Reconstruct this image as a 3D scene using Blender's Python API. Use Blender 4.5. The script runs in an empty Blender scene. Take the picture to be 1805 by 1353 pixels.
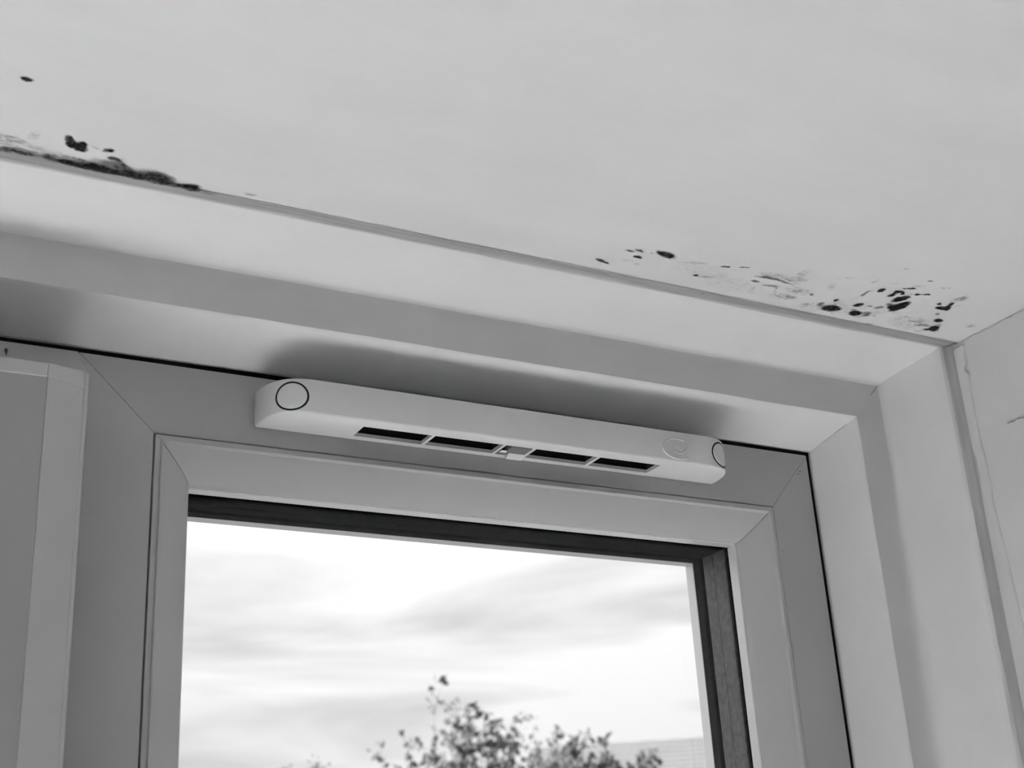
import bpy, bmesh, math, random
import numpy as np
from mathutils import Vector, Matrix
from mathutils.geometry import tessellate_polygon

# ------------------------------------------------------------------ camera, sky, sun, exposure
scene = bpy.context.scene
COL = scene.collection
Z0 = 1.75                     # eye height above the floor; coordinates below are eye-relative (x right, y towards the window)
F_PX = 2422.9
cam_data = bpy.data.cameras.new('camera')
cam_data.sensor_fit = 'HORIZONTAL'
cam_data.sensor_width = 36.0
cam_data.lens = F_PX / 1805.0 * 36.0
cam_data.clip_start = 0.02
cam_data.clip_end = 500
cam = bpy.data.objects.new('camera', cam_data)
COL.objects.link(cam)
_y, _p, _r = 0.51299188, 0.39217078, -0.05976744
_f = Vector((math.sin(_y) * math.cos(_p), math.cos(_y) * math.cos(_p), math.sin(_p)))
_rt = Vector((math.cos(_y), -math.sin(_y), 0))
_up = _rt.cross(_f)
_r2 = _rt * math.cos(_r) + _up * math.sin(_r)
_u2 = -_rt * math.sin(_r) + _up * math.cos(_r)
cam.matrix_world = Matrix(((_r2.x, _u2.x, -_f.x, 0), (_r2.y, _u2.y, -_f.y, 0), (_r2.z, _u2.z, -_f.z, Z0), (0, 0, 0, 1)))
scene.camera = cam
cam_data.dof.use_dof = True
cam_data.dof.focus_distance = 1.2
cam_data.dof.aperture_fstop = cam_data.lens / 4.4     # 4.4 mm aperture, a phone-sized lens

scene.view_settings.view_transform = 'Standard'
scene.view_settings.look = 'None'
scene.view_settings.gamma = 1.0
scene.view_settings.use_curve_mapping = False
scene.view_settings.exposure = 0.0
scene.cycles.max_bounces = 6
scene.cycles.diffuse_bounces = 3
scene.cycles.glossy_bounces = 3
scene.cycles.sample_clamp_indirect = 0.0

world = bpy.data.worlds.new('overcast_sky')
scene.world = world
world.use_nodes = True
nt = world.node_tree
nt.nodes.clear()
wo = nt.nodes.new('ShaderNodeOutputWorld')
bg = nt.nodes.new('ShaderNodeBackground')
tc = nt.nodes.new('ShaderNodeTexCoord')
mp = nt.nodes.new('ShaderNodeMapping')
mp.inputs['Scale'].default_value = (1.6, 1.6, 11.0)
mp.inputs['Rotation'].default_value = (0.0, -0.05, 0.0)
mp.inputs['Location'].default_value = (0.3, 0.0, 0.35)
ns = nt.nodes.new('ShaderNodeTexNoise')
ns.inputs['Scale'].default_value = 1.9
ns.inputs['Detail'].default_value = 4.0
ns.inputs['Roughness'].default_value = 0.5
ns.inputs['Distortion'].default_value = 0.5
rp = nt.nodes.new('ShaderNodeValToRGB')
rp.color_ramp.elements[0].position = 0.36
rp.color_ramp.elements[0].color = (0.68, 0.68, 0.68, 1)
rp.color_ramp.elements[1].position = 0.60
rp.color_ramp.elements[1].color = (1.06, 1.06, 1.06, 1)
nt.links.new(tc.outputs['Generated'], mp.inputs['Vector'])
nt.links.new(mp.outputs['Vector'], ns.inputs['Vector'])
nt.links.new(ns.outputs['Fac'], rp.inputs['Fac'])
nt.links.new(rp.outputs['Color'], bg.inputs['Color'])
# overcast sky: luminance grows from the horizon to the zenith as (1 + 2 sin elevation) / 3
sx = nt.nodes.new('ShaderNodeSeparateXYZ')
mx = nt.nodes.new('ShaderNodeMath')
mx.operation = 'MAXIMUM'
mx.inputs[1].default_value = 0.0
ml = nt.nodes.new('ShaderNodeMath')
ml.operation = 'MULTIPLY_ADD'
ml.inputs[1].default_value = 1.54
ml.inputs[2].default_value = 0.77
nt.links.new(tc.outputs['Generated'], sx.inputs['Vector'])
nt.links.new(sx.outputs['Z'], mx.inputs[0])
nt.links.new(mx.outputs['Value'], ml.inputs[0])
nt.links.new(ml.outputs['Value'], bg.inputs['Strength'])
nt.links.new(bg.outputs['Background'], wo.inputs['Surface'])

# sun: enters through an opening added in the unseen left wall and falls on the pale floor below the window
sd = bpy.data.lights.new('sun', 'SUN')
sd.energy = 47.0
sd.angle = math.radians(2.0)
sun = bpy.data.objects.new('sun', sd)
COL.objects.link(sun)
sun.rotation_euler = Vector((1.0, 0.06, -0.68)).to_track_quat('-Z', 'Y').to_euler()
sun.location = (-6, 0, 6)

# weak area light added as room fill in front of the solid back wall
ad = bpy.data.lights.new('back_fill', 'AREA')
ad.shape = 'RECTANGLE'
ad.size, ad.size_y = 1.6, 1.1
ad.energy = 0.3
al = bpy.data.objects.new('back_fill', ad)
COL.objects.link(al)
al.location = (-0.6, -2.95, 1.45)
al.rotation_euler = Vector((0, 1, 0)).to_track_quat('-Z', 'Z').to_euler()

# ------------------------------------------------------------------ materials
def mat(name, v, rough=0.5, spec=0.5, noise=0.0, nscale=20.0, bump=0.0, bscale=60.0, stretch=(1, 1, 1), metallic=0.0, coat=0.0):
    m = bpy.data.materials.new(name)
    m.use_nodes = True
    t = m.node_tree
    b = t.nodes['Principled BSDF']
    b.inputs['Base Color'].default_value = (v, v, v, 1)
    b.inputs['Roughness'].default_value = rough
    b.inputs['Specular IOR Level'].default_value = spec
    b.inputs['Metallic'].default_value = metallic
    b.inputs['Coat Weight'].default_value = coat
    b.inputs['Coat IOR'].default_value = 1.9
    b.inputs['Coat Roughness'].default_value = 0.2
    if noise or bump:
        tcn = t.nodes.new('ShaderNodeTexCoord')
        mpn = t.nodes.new('ShaderNodeMapping')
        mpn.inputs['Scale'].default_value = stretch
        t.links.new(tcn.outputs['Object'], mpn.inputs['Vector'])
    if noise:
        n = t.nodes.new('ShaderNodeTexNoise')
        n.inputs['Scale'].default_value = nscale
        n.inputs['Detail'].default_value = 6
        n.inputs['Roughness'].default_value = 0.6
        r = t.nodes.new('ShaderNodeValToRGB')
        lo, hi = max(0, v * (1 - noise)), min(1, v * (1 + noise))
        r.color_ramp.elements[0].position = 0.3
        r.color_ramp.elements[1].position = 0.7
        r.color_ramp.elements[0].color = (lo, lo, lo, 1)
        r.color_ramp.elements[1].color = (hi, hi, hi, 1)
        t.links.new(mpn.outputs['Vector'], n.inputs['Vector'])
        t.links.new(n.outputs['Fac'], r.inputs['Fac'])
        t.links.new(r.outputs['Color'], b.inputs['Base Color'])
    if bump:
        n2 = t.nodes.new('ShaderNodeTexNoise')
        n2.inputs['Scale'].default_value = bscale
        n2.inputs['Detail'].default_value = 4
        bp = t.nodes.new('ShaderNodeBump')
        bp.inputs['Strength'].default_value = bump
        bp.inputs['Distance'].default_value = 0.01
        t.links.new(mpn.outputs['Vector'], n2.inputs['Vector'])
        t.links.new(n2.outputs['Fac'], bp.inputs['Height'])
        t.links.new(bp.outputs['Normal'], b.inputs['Normal'])
    return m

M_CEIL = mat('ceiling_paint', 0.76, 0.55, 0.3, noise=0.035, nscale=5.0, bump=0.05, bscale=14, stretch=(1, 3, 1))
M_WALL = mat('wall_paint', 0.74, 0.6, 0.3, noise=0.04, nscale=9.0, bump=0.10, bscale=40)
M_TRIM = mat('gloss_paint', 0.82, 0.38, 0.4, noise=0.03, nscale=8.0, bump=0.03, bscale=25, stretch=(1, 2, 1))
def caulk_mat(name, dirty, clean, stretch):
    m = mat(name, clean, 0.6, 0.3, noise=0.02, bump=0.1, bscale=90, stretch=stretch)
    t = m.node_tree
    b = t.nodes['Principled BSDF']
    mp_ = [n for n in t.nodes if n.type == 'MAPPING'][0]
    at = t.nodes.new('ShaderNodeAttribute')
    at.attribute_name = 'grime'
    n = t.nodes.new('ShaderNodeTexNoise')
    n.inputs['Scale'].default_value = 260
    n.inputs['Detail'].default_value = 3
    t.links.new(mp_.outputs['Vector'], n.inputs['Vector'])
    a = t.nodes.new('ShaderNodeMath')
    a.operation = 'MULTIPLY_ADD'
    a.inputs[1].default_value = 0.9
    a.inputs[2].default_value = -0.45
    t.links.new(n.outputs['Fac'], a.inputs[0])
    a2 = t.nodes.new('ShaderNodeMath')
    a2.operation = 'ADD'
    a2.use_clamp = True
    t.links.new(a.outputs['Value'], a2.inputs[0])
    t.links.new(at.outputs['Fac'], a2.inputs[1])
    mx_ = t.nodes.new('ShaderNodeMixRGB')
    mx_.inputs['Color1'].default_value = (clean, clean, clean, 1)
    mx_.inputs['Color2'].default_value = (dirty, dirty, dirty, 1)
    t.links.new(a2.outputs['Value'], mx_.inputs['Fac'])
    t.links.new(mx_.outputs['Color'], b.inputs['Base Color'])
    return m
M_CAULK = caulk_mat('grimy_sealant', 0.33, 0.76, (0.05, 1, 1))
M_CAULKV = caulk_mat('old_sealant', 0.42, 0.74, (1, 1, 0.07))
M_UPVC = mat('frame_plastic', 0.58, 0.42, 0.4, noise=0.02, nscale=12)
M_BEAD = mat('bead_plastic', 0.63, 0.36, 0.45)
M_LIP = mat('skylit_plastic', 0.94, 0.3, 0.6, coat=1.0)  # pale colour and coat stand in for strong sky light on the lips
M_VENT = mat('vent_plastic', 0.84, 0.34, 0.45, noise=0.02, nscale=15)
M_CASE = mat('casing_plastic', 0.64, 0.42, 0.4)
M_CASEP = mat('casing_panel_shaded', 0.47, 0.42, 0.4)  # darker than the side strip, its dimmer light put into the colour
M_BLACK = mat('black_rubber', 0.015, 0.9, 0.05)
M_DARK = mat('vent_dark', 0.025, 0.8, 0.1)
M_SPACER = mat('spacer_metal', 0.32, 0.5, 0.5, noise=0.25, nscale=160)
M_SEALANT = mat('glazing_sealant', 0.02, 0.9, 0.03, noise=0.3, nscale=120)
M_LEVER = mat('lever_plastic', 0.22, 0.3, 0.5)
M_BACK = mat('dark_unseen_wall', 0.22, 0.7, 0.2)  # unseen walls made dark to cut bounce light in the room
M_FLOOR = mat('pale_floor', 0.82, 0.5, 0.3, noise=0.03, nscale=6)
M_DIRT = mat('dirt', 0.10, 0.8, 0.1)
M_CRACK = mat('paint_crack', 0.30, 0.8, 0.1)
M_CRACK2 = mat('fine_paint_crack', 0.48, 0.8, 0.1)
M_BARK = mat('bark', 0.12, 0.9, 0.1, noise=0.3, nscale=9)
def leaf_mat(name, v):
    m = mat(name, v, 0.9, 0.05, noise=0.35, nscale=3)
    t = m.node_tree
    b, o = t.nodes['Principled BSDF'], t.nodes['Material Output']
    tl = t.nodes.new('ShaderNodeBsdfTranslucent')
    mx_ = t.nodes.new('ShaderNodeMixShader')
    mx_.inputs['Fac'].default_value = 0.5
    src = b.inputs['Base Color'].links[0].from_socket
    t.links.new(src, tl.inputs['Color'])
    t.links.new(b.outputs['BSDF'], mx_.inputs[1])
    t.links.new(tl.outputs['BSDF'], mx_.inputs[2])
    t.links.new(mx_.outputs['Shader'], o.inputs['Surface'])
    return m
M_LEAF = leaf_mat('blossom_and_leaf', 0.10)
M_LEAFD = leaf_mat('hedge_leaf', 0.05)
M_ROOF = mat('roof_tile', 0.055, 0.8, 0.2, noise=0.2, nscale=6)
M_RENDER = mat('house_render', 0.30, 0.8, 0.2)
M_GROUND = mat('garden_ground', 0.04, 0.9, 0.1, noise=0.3, nscale=0.6)

def glass_mat():
    m = bpy.data.materials.new('window_glass')
    m.use_nodes = True
    t = m.node_tree
    t.nodes.clear()
    o = t.nodes.new('ShaderNodeOutputMaterial')
    mix = t.nodes.new('ShaderNodeMixShader')
    tr = t.nodes.new('ShaderNodeBsdfTransparent')
    tr.inputs['Color'].default_value = (0.985, 0.985, 0.985, 1)
    gl = t.nodes.new('ShaderNodeBsdfGlossy')
    gl.inputs['Roughness'].default_value = 0.02
    fr = t.nodes.new('ShaderNodeFresnel')
    fr.inputs['IOR'].default_value = 1.3
    t.links.new(fr.outputs['Fac'], mix.inputs['Fac'])
    t.links.new(tr.outputs['BSDF'], mix.inputs[1])
    t.links.new(gl.outputs['BSDF'], mix.inputs[2])
    t.links.new(mix.outputs['Shader'], o.inputs['Surface'])
    return m
M_GLASS = glass_mat()

def film_mat(name, v):
    m = bpy.data.materials.new(name)
    m.use_nodes = True
    t = m.node_tree
    b = t.nodes['Principled BSDF']
    b.inputs['Base Color'].default_value = (v, v, v, 1)
    b.inputs['Roughness'].default_value = 0.9
    b.inputs['Specular IOR Level'].default_value = 0.1
    o = t.nodes['Material Output']
    at = t.nodes.new('ShaderNodeAttribute')
    at.attribute_name = 'cover'
    tr = t.nodes.new('ShaderNodeBsdfTransparent')
    mix = t.nodes.new('ShaderNodeMixShader')
    t.links.new(at.outputs['Fac'], mix.inputs['Fac'])
    t.links.new(tr.outputs['BSDF'], mix.inputs[1])
    t.links.new(b.outputs['BSDF'], mix.inputs[2])
    t.links.new(mix.outputs['Shader'], o.inputs['Surface'])
    return m
M_MOULD = film_mat('black_mould', 0.018)

# ------------------------------------------------------------------ helpers
def obj(name, verts, faces, m, parent=None, smooth=False, angle=None):
    """one mesh object from eye-relative coordinates"""
    me = bpy.data.meshes.new(name)
    me.from_pydata([(v[0], v[1], v[2] + Z0) for v in verts], [], [tuple(f) for f in faces])
    bm = bmesh.new()
    bm.from_mesh(me)
    bmesh.ops.recalc_face_normals(bm, faces=bm.faces)
    if angle is not None:
        for e in bm.edges:
            e.smooth = len(e.link_faces) == 2 and e.calc_face_angle(0) < math.radians(angle)
        smooth = True
    for f in bm.faces:
        f.smooth = smooth
    bm.to_mesh(me)
    bm.free()
    me.materials.append(m)
    o = bpy.data.objects.new(name, me)
    COL.objects.link(o)
    if parent is not None:
        o.parent = parent
        o.matrix_parent_inverse = parent.matrix_world.inverted()
    return o

def empty(name, loc):
    o = bpy.data.objects.new(name, None)
    o.empty_display_size = 0.05
    o.location = (loc[0], loc[1], loc[2] + Z0)
    COL.objects.link(o)
    o.matrix_world = Matrix.Translation(o.location)
    return o

def tag(o, label=None, cat=None, group=None, kind=None):
    for k, v in (('label', label), ('category', cat), ('group', group), ('kind', kind)):
        if v:
            o[k] = v
    return o

def bevel(o, w, seg=2):
    b = o.modifiers.new('bevel', 'BEVEL')
    b.width = w
    b.segments = seg
    b.limit_method = 'ANGLE'
    b.angle_limit = math.radians(35)
    return o

def box(name, x0, x1, y0, y1, z0, z1, m, parent=None, bev=0.0):
    v = [(x, y, z) for x in (x0, x1) for y in (y0, y1) for z in (z0, z1)]
    f = [(0, 1, 3, 2), (4, 6, 7, 5), (0, 4, 5, 1), (2, 3, 7, 6), (0, 2, 6, 4), (1, 5, 7, 3)]
    o = obj(name, v, f, m, parent)
    if bev:
        bevel(o, bev)
    return o

def smoothnoise(seed):
    rs = np.random.RandomState(seed)
    tab = rs.rand(256, 256)
    def f(x, y):
        xi, yi = np.floor(x).astype(int), np.floor(y).astype(int)
        fx, fy = x - xi, y - yi
        fx, fy = fx * fx * (3 - 2 * fx), fy * fy * (3 - 2 * fy)
        a, b = tab[xi % 256, yi % 256], tab[(xi + 1) % 256, yi % 256]
        c, d = tab[xi % 256, (yi + 1) % 256], tab[(xi + 1) % 256, (yi + 1) % 256]
        return (a * (1 - fx) + b * fx) * (1 - fy) + (c * (1 - fx) + d * fx) * fy
    return f
N1, N2, N3 = smoothnoise(1), smoothnoise(2), smoothnoise(3)

def wob(t, seed=0.0):
    return float(N1(np.array(t * 1.0 + 17.3), np.array(seed + 0.5))) - 0.5

# measured positions
CX, CZ = 0.9032, 0.4504          # where the frame's top right corner meets the lining
ZC = CZ + 0.0755                 # ceiling
XW = 0.987                       # right wall
YT = 1 - 0.138                   # ceiling edge at the sealant
FLOOR = -Z0
XL, YB = -2.2, -3.0              # left and back wall of the room

# ------------------------------------------------------------------ the room
def grid_slab(name, xs, ys, zf, thick, m, label):
    v, f = [], []
    nx, ny = len(xs), len(ys)
    for x in xs:
        for y in ys:
            v.append((x, y, zf(x, y)))
    for i in range(nx - 1):
        for j in range(ny - 1):
            f.append((i * ny + j, (i + 1) * ny + j, (i + 1) * ny + j + 1, i * ny + j + 1))
    n = len(v)
    for x, y in ((xs[0], ys[0]), (xs[-1], ys[0]), (xs[-1], ys[-1]), (xs[0], ys[-1])):
        v.append((x, y, zf(x, y) + thick))
    f.append((n, n + 1, n + 2, n + 3))
    return tag(obj(name, v, f, m, smooth=True), label, kind='structure')

# ceiling: very slightly uneven plaster
def ceil_z(x, y):
    e = min(1.0, max(0.0, (YT - y) / 0.05), ) * min(1.0, max(0.0, (XW - x) / 0.05))
    return ZC + e * 0.0022 * (float(N2(np.array(x * 6 + 30.0), np.array(y * 9 + 30.0))) - 0.5)
xs = [XL, -1.2, -0.5] + [-0.1 + i * (XW + 0.1) / 56 for i in range(57)]
ys = [YB, -1.5, -0.4] + [0.1 + i * (YT - 0.1) / 44 for i in range(45)]
grid_slab('ceiling', xs, ys, ceil_z, 0.12, M_CEIL, 'pale painted ceiling')
box('floor', XL - 0.1, XW + 0.1, YB - 0.1, 1.1, FLOOR - 0.1, FLOOR, M_FLOOR)['kind'] = 'structure'
box('wall_back', XL - 0.1, XW + 0.1, YB - 0.1, YB, FLOOR, ZC + 0.1, M_BACK)['kind'] = 'structure'

# right wall with a gentle plaster unevenness
def wall_right():
    yy = [YB, -1.2, -0.2] + [0.2 + i * (0.868 - 0.2) / 34 for i in range(35)] + [0.8695, 1.1]
    zz = [FLOOR, -1.0, -0.5] + [-0.2 + i * (ZC + 0.2) / 36 for i in range(37)]
    v, f = [], []
    for y in yy:
        for z in zz:
            e = min(1.0, max(0.0, (ZC - z) / 0.04)) * min(1.0, max(0.0, (0.868 - y) / 0.03))
            v.append((XW + (0.015 if y > 0.869 else 0.0) + e * 0.003 * (float(N3(np.array(y * 10 + 50), np.array(z * 8 + 50))) - 0.5), y, z))
    nz = len(zz)
    for i in range(len(yy) - 1):
        for j in range(nz - 1):
            f.append((i * nz + j, (i + 1) * nz + j, (i + 1) * nz + j + 1, i * nz + j + 1))
    n = len(v)
    v += [(XW + 0.1, YB, FLOOR), (XW + 0.1, 1.1, FLOOR), (XW + 0.1, 1.1, ZC + 0.1), (XW + 0.1, YB, ZC + 0.1)]
    f.append((n, n + 1, n + 2, n + 3))
    o = obj('wall_right', v, f, M_WALL, smooth=True)
    return tag(o, 'pale plastered side wall right of the window', kind='structure')
W_R = wall_right()

# unseen left wall, opening added and sized so sun lights the floor
DY0, DY1, DZ1 = 0.32, 0.93, 0.30
wl = []
def wall_left():
    v, f = [], []
    def b(y0, y1, z0, z1):
        n = len(v)
        for x in (XL - 0.1, XL):
            for y in (y0, y1):
                for z in (z0, z1):
                    v.append((x, y, z))
        f.extend([tuple(n + k for k in q) for q in ((0, 1, 3, 2), (4, 6, 7, 5), (0, 4, 5, 1), (2, 3, 7, 6), (0, 2, 6, 4), (1, 5, 7, 3))])
    b(YB, DY0, FLOOR, ZC + 0.1)
    b(DY1, 1.1, FLOOR, ZC + 0.1)
    b(DY0, DY1, DZ1, ZC + 0.1)
    tag(obj('wall_left', v, f, M_BACK), 'dark unseen wall with an opening added to let sun in', kind='structure')
wall_left()

# window wall: below the window, left of it, and the lintel above the lining
WZ0 = -0.62                       # underside of the window frame
def wall_front():
    v, f = [], []
    def b(x0, x1, y0, y1, z0, z1):
        n = len(v)
        for x in (x0, x1):
            for y in (y0, y1):
                for z in (z0, z1):
                    v.append((x, y, z))
        f.extend([tuple(n + k for k in q) for q in ((0, 1, 3, 2), (4, 6, 7, 5), (0, 4, 5, 1), (2, 3, 7, 6), (0, 2, 6, 4), (1, 5, 7, 3))])
    b(XL, XW + 0.1, 0.93, 1.115, FLOOR, WZ0)
    b(XL, -0.32, 0.985, 1.115, WZ0, CZ)
    b(XL, XW + 0.1, 1.012, 1.115, CZ + 0.003, ZC + 0.1)
    b(CX + 0.003, XW + 0.1, 1.012, 1.115, WZ0, CZ + 0.003)
    b(XL, XW + 0.1, YT - 0.001, 1.012, CZ + 0.0905, ZC + 0.1)
    tag(obj('wall_front', v, f, M_WALL), 'window wall', kind='structure')
wall_front()

# stepped lining between the window frame and the ceiling / side wall (a: outwards, b: towards the room)
PROF = PROF_TOP = [(0.0000, -0.0115), (0.0000, -0.0008), (0.0003, 0.0004), (0.0012, 0.0026), (0.0060, 0.0122), (0.0120, 0.0242), (0.0180, 0.0357),
        (0.0226, 0.0450), (0.0236, 0.0466), (0.0245, 0.0473), (0.0258, 0.0472), (0.0340, 0.0459), (0.0450, 0.0442), (0.0560, 0.0426),
        (0.0620, 0.0420), (0.0644, 0.0424), (0.0662, 0.0438), (0.0677, 0.0466), (0.0689, 0.0510), (0.0703, 0.0600), (0.0718, 0.0720), (0.0733, 0.0840),
        (0.0745, 0.0940), (0.0752, 0.1040), (0.0757, 0.1110), (0.0766, 0.1155), (0.0782, 0.1185), (0.0805, 0.1200), (0.0890, 0.1205), (0.0890, -0.0115)]
# the side lining swells from its dark face into the reveal in one long cove
PROF_SIDE = PROF[:11] + [(0.0330, 0.0462), (0.0420, 0.0452), (0.0490, 0.0450), (0.0540, 0.0458), (0.0580, 0.0476), (0.0612, 0.0504), (0.0636, 0.0540), (0.0656, 0.0590), (0.0676, 0.0660), (0.0696, 0.0760),
                         (0.0716, 0.0870), (0.0732, 0.0970), (0.0746, 0.1060), (0.0756, 0.1120), (0.0768, 0.1160), (0.0784, 0.1187), (0.0805, 0.1200), (0.0890, 0.1205), (0.0890, -0.0115)]
def lining(name, top):
    v, f = [], []
    n = len(PROF_TOP)
    assert n == len(PROF_SIDE)
    if top:
        st = [XL, -1.0, -0.4] + [-0.2 + i * 0.02 for i in range(56)]
    else:
        st = [WZ0, -0.5, -0.3] + [-0.2 + i * 0.02 for i in range(33)]
    for k, s in enumerate(st + [None]):
        # near the corner the side lining still has the section of the head, further down the long cove
        q = 0.0 if top or s is None else min(1.0, max(0.0, (CZ - 0.01 - s) / 0.22))
        for i in range(n):
            a = PROF_TOP[i][0] * (1 - q) + PROF_SIDE[i][0] * q
            b = PROF_TOP[i][1] * (1 - q) + PROF_SIDE[i][1] * q
            w = 0.0
            if 9 <= i <= 27 and s is not None:
                w = 0.0012 * wob(s * 9, i * 0.12) + 0.0007 * wob(s * 40, 9 + i * 0.2)
            if top:
                x = CX + a if s is None else min(s, CX - 0.004)
                bow = 0.0024 * math.exp(-((x - 0.56) / 0.2) ** 2) if i <= 4 else 0.0     # the lower edge bows up over the vent
                v.append((x, 1 - b - w * 0.6, CZ + a + w * 0.5 + bow))
            else:
                z = CZ + a if s is None else min(s, CZ - 0.004)
                v.append((CX + a + w * 0.5, 1 - b - w * 0.6, z))
    m = len(st) + 1
    for k in range(m - 1):
        for i in range(n):
            j = (i + 1) % n
            f.append((k * n + i, k * n + j, (k + 1) * n + j, (k + 1) * n + i))
    f.append(tuple(range(n)))
    return obj(name, v, f, M_TRIM, angle=28)
T1 = tag(lining('trim_1', True), 'stepped white painted lining over the window, below the ceiling', kind='structure')
T2 = tag(lining('trim_2', False), 'stepped white painted lining right of the window, beside the side wall', kind='structure')

# grey sealant filling the joint between lining and ceiling / side wall
def strip(name, pts_fn, stations, m, label):
    rows = [pts_fn(s) for s in stations]
    n = len(rows[0])
    v = [p for r in rows for p in r]
    f = [(k * n + i, k * n + i + 1, (k + 1) * n + i + 1, (k + 1) * n + i) for k in range(len(rows) - 1) for i in range(n - 1)]
    o = obj(name, v, f, m, smooth=True)
    g = [0.4, 0.95, 1.0, 0.95, 0.9, 0.9, 0.85, 0.65, 0.25]
    o.data.attributes.new('grime', 'FLOAT', 'POINT').data.foreach_set('value', [g[i % n] for i in range(len(v))])
    return tag(o, label, kind='structure')
def caulk_top(x):
    w = 0.0010 * wob(x * 14, 3) + 0.0008 * wob(x * 60, 5)
    y0, y1 = YT - 0.0015 + w, 1 - 0.1165 + 0.6 * w
    out = []
    for i in range(9):
        t = i / 8
        out.append((x, y0 + (y1 - y0) * t, ZC - 0.0006 + 0.0026 * math.sin(math.pi * t) ** 0.8 + 0.0035 * t))
    return out
strip('trim_3', caulk_top, [XL + i * 0.4 for i in range(5)] + [-0.2 + i * 0.008 for i in range(int((XW + 0.010 + 0.2) / 0.008) + 1)], M_CAULK, 'grimy grey sealant line between ceiling and window lining')
def caulk_side(z):
    w = 0.0008 * wob(z * 14, 8) + 0.0006 * wob(z * 60, 6)
    y0, y1 = 0.8665 + w, 1 - 0.1165 + 0.5 * w
    x0, x1 = XW - 0.0006, CX + 0.0785
    out = []
    for i in range(9):
        t = i / 8
        out.append((x0 + (x1 - x0) * t + 0.0042 * math.sin(math.pi * t) ** 0.8, y0 + (y1 - y0) * t, z))
    return out
strip('trim_4', caulk_side, [WZ0, -0.4] + [-0.2 + i * 0.008 for i in range(int((ZC + 0.006 + 0.2) / 0.008) + 1)], M_CAULKV, 'grey sealant line between side wall and window lining')

# raised ragged filler edge on the side wall beside the sealant, with a lump in the corner
def filler():
    v, f = [], []
    zs = [-0.2 + i * 0.006 for i in range(int((ZC - 0.003 + 0.2) / 0.006) + 1)]
    n = 5
    for z in zs:
        up = z > 0.49
        gap = 0.385 < z < 0.412
        w = 0.0022 * wob(z * 22, 12) + 0.0012 * wob(z * 90, 14)
        ye = 0.8562 + w - (0.0016 if up else 0.0) + (0.004 if 0.492 < z < 0.502 else 0)
        if z < 0.36:
            ye -= (0.36 - z) * 0.05
        h = 0.0016 if not gap else 0.0005
        if up:
            h += 0.0008
        prof = [(ye, -0.0008), (ye + 0.0006, h * 0.8), (ye + 0.0022, h), (0.8655, h * 0.8), (0.8700, -0.0012)]
        for y, hh in prof:
            v.append((XW - hh, y, z))
    for k in range(len(zs) - 1):
        for i in range(n - 1):
            f.append((k * n + i, k * n + i + 1, (k + 1) * n + i + 1, (k + 1) * n + i))
    o = obj('filler_ridge', v, f, M_WALL, W_R, smooth=True)
    o['label'] = 'ragged filler edge'
    return o
filler()

# rough crack in the side wall plaster
def ribbon(name, pts, w, h, m, parent, seed=1):
    """thin irregular crack or smear: a flattened tube through points"""
    rs = random.Random(seed)
    v, f = [], []
    n = 5
    P = [Vector(p) for p in pts]
    for k, p in enumerate(P):
        d = (P[min(k + 1, len(P) - 1)] - P[max(k - 1, 0)]).normalized()
        a = d.orthogonal().normalized()
        b = d.cross(a)
        r = w * (0.5 + rs.random()) * (0.3 if k in (0, len(P) - 1) else 1)
        for i in range(n):
            t = 2 * math.pi * i / n
            v.append(tuple(p + a * math.cos(t) * r + b * math.sin(t) * r))
    for k in range(len(P) - 1):
        for i in range(n):
            f.append((k * n + i, k * n + (i + 1) % n, (k + 1) * n + (i + 1) % n, (k + 1) * n + i))
    return obj(name, v, f, m, parent)
rs = random.Random(4)
pts = []
for i in range(26):
    t = i / 25
    pts.append((XW + 0.0002, 0.8235 - t * 0.05, 0.4284 - t * 0.004 + rs.uniform(-0.0007, 0.0007)))
ribbon('crack', pts, 0.0005, 0, M_CRACK, W_R, 3)['label'] = 'dark rough crack'
pts = []
for i in range(40):
    t = i / 39
    pts.append((XW - 0.0002 - (0.0015 if i < 4 else 0), YT - 0.003 - t * 0.25, ZC - 0.0003 - rs.uniform(0, 0.0012)))
ribbon('crack', pts, 0.0003, 0, M_CRACK2, W_R, 5)

# ------------------------------------------------------------------ the window
WIN = tag(empty('window_1', (0.55, 1.0, WZ0)), 'white plastic window with a fixed double-glazed pane', kind='structure')
GL, GR, GT, GB = 0.2437, 0.8455, 0.3866, -0.545      # groove rectangle between frame and glazing bead
OUT = (0.183, 0.8975, 0.4460, WZ0 + 0.002)            # outer rectangle of the frame
def rect(t):
    return (GL + t, GR - t, GT - t, GB + t)
def corners(r):
    x0, x1, z1, z0 = r
    return [(x0, z1), (x1, z1), (x1, z0), (x0, z0)]
def side(name, k, prof, m, parent, gap=0.00025, angle=25):
    """one mitred member (k: 0 top, 1 right, 2 bottom, 3 left); prof: list of (rectangle, y)"""
    v, f = [], []
    n = len(prof)
    for e in (0, 1):
        for r, y in prof:
            c = corners(r)
            p, q = c[k], c[(k + 1) % 4]
            L = math.hypot(q[0] - p[0], q[1] - p[1])
            u = ((q[0] - p[0]) / L, (q[1] - p[1]) / L)
            s = gap if e == 0 else L - gap
            v.append((p[0] + u[0] * s, y, p[1] + u[1] * s))
    for i in range(n):
        j = (i + 1) % n
        f.append((i, j, n + j, n + i))
    f.append(tuple(range(n)))
    f.append(tuple(range(n, 2 * n)))
    return obj(name, v, f, m, parent, angle=angle)
def outr(d):
    return (OUT[0] + d, OUT[1] - d, OUT[2] - d, OUT[3] + d)
frame_prof = [(outr(0), 1.09), (outr(0), 1.0015), (outr(0.0004), 1.0004), (outr(0.0015), 1.0), (rect(-0.0010), 1.0), (rect(-0.0004), 1.0003), (rect(-0.0002), 1.001), (rect(-0.0002), 1.09)]
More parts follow.
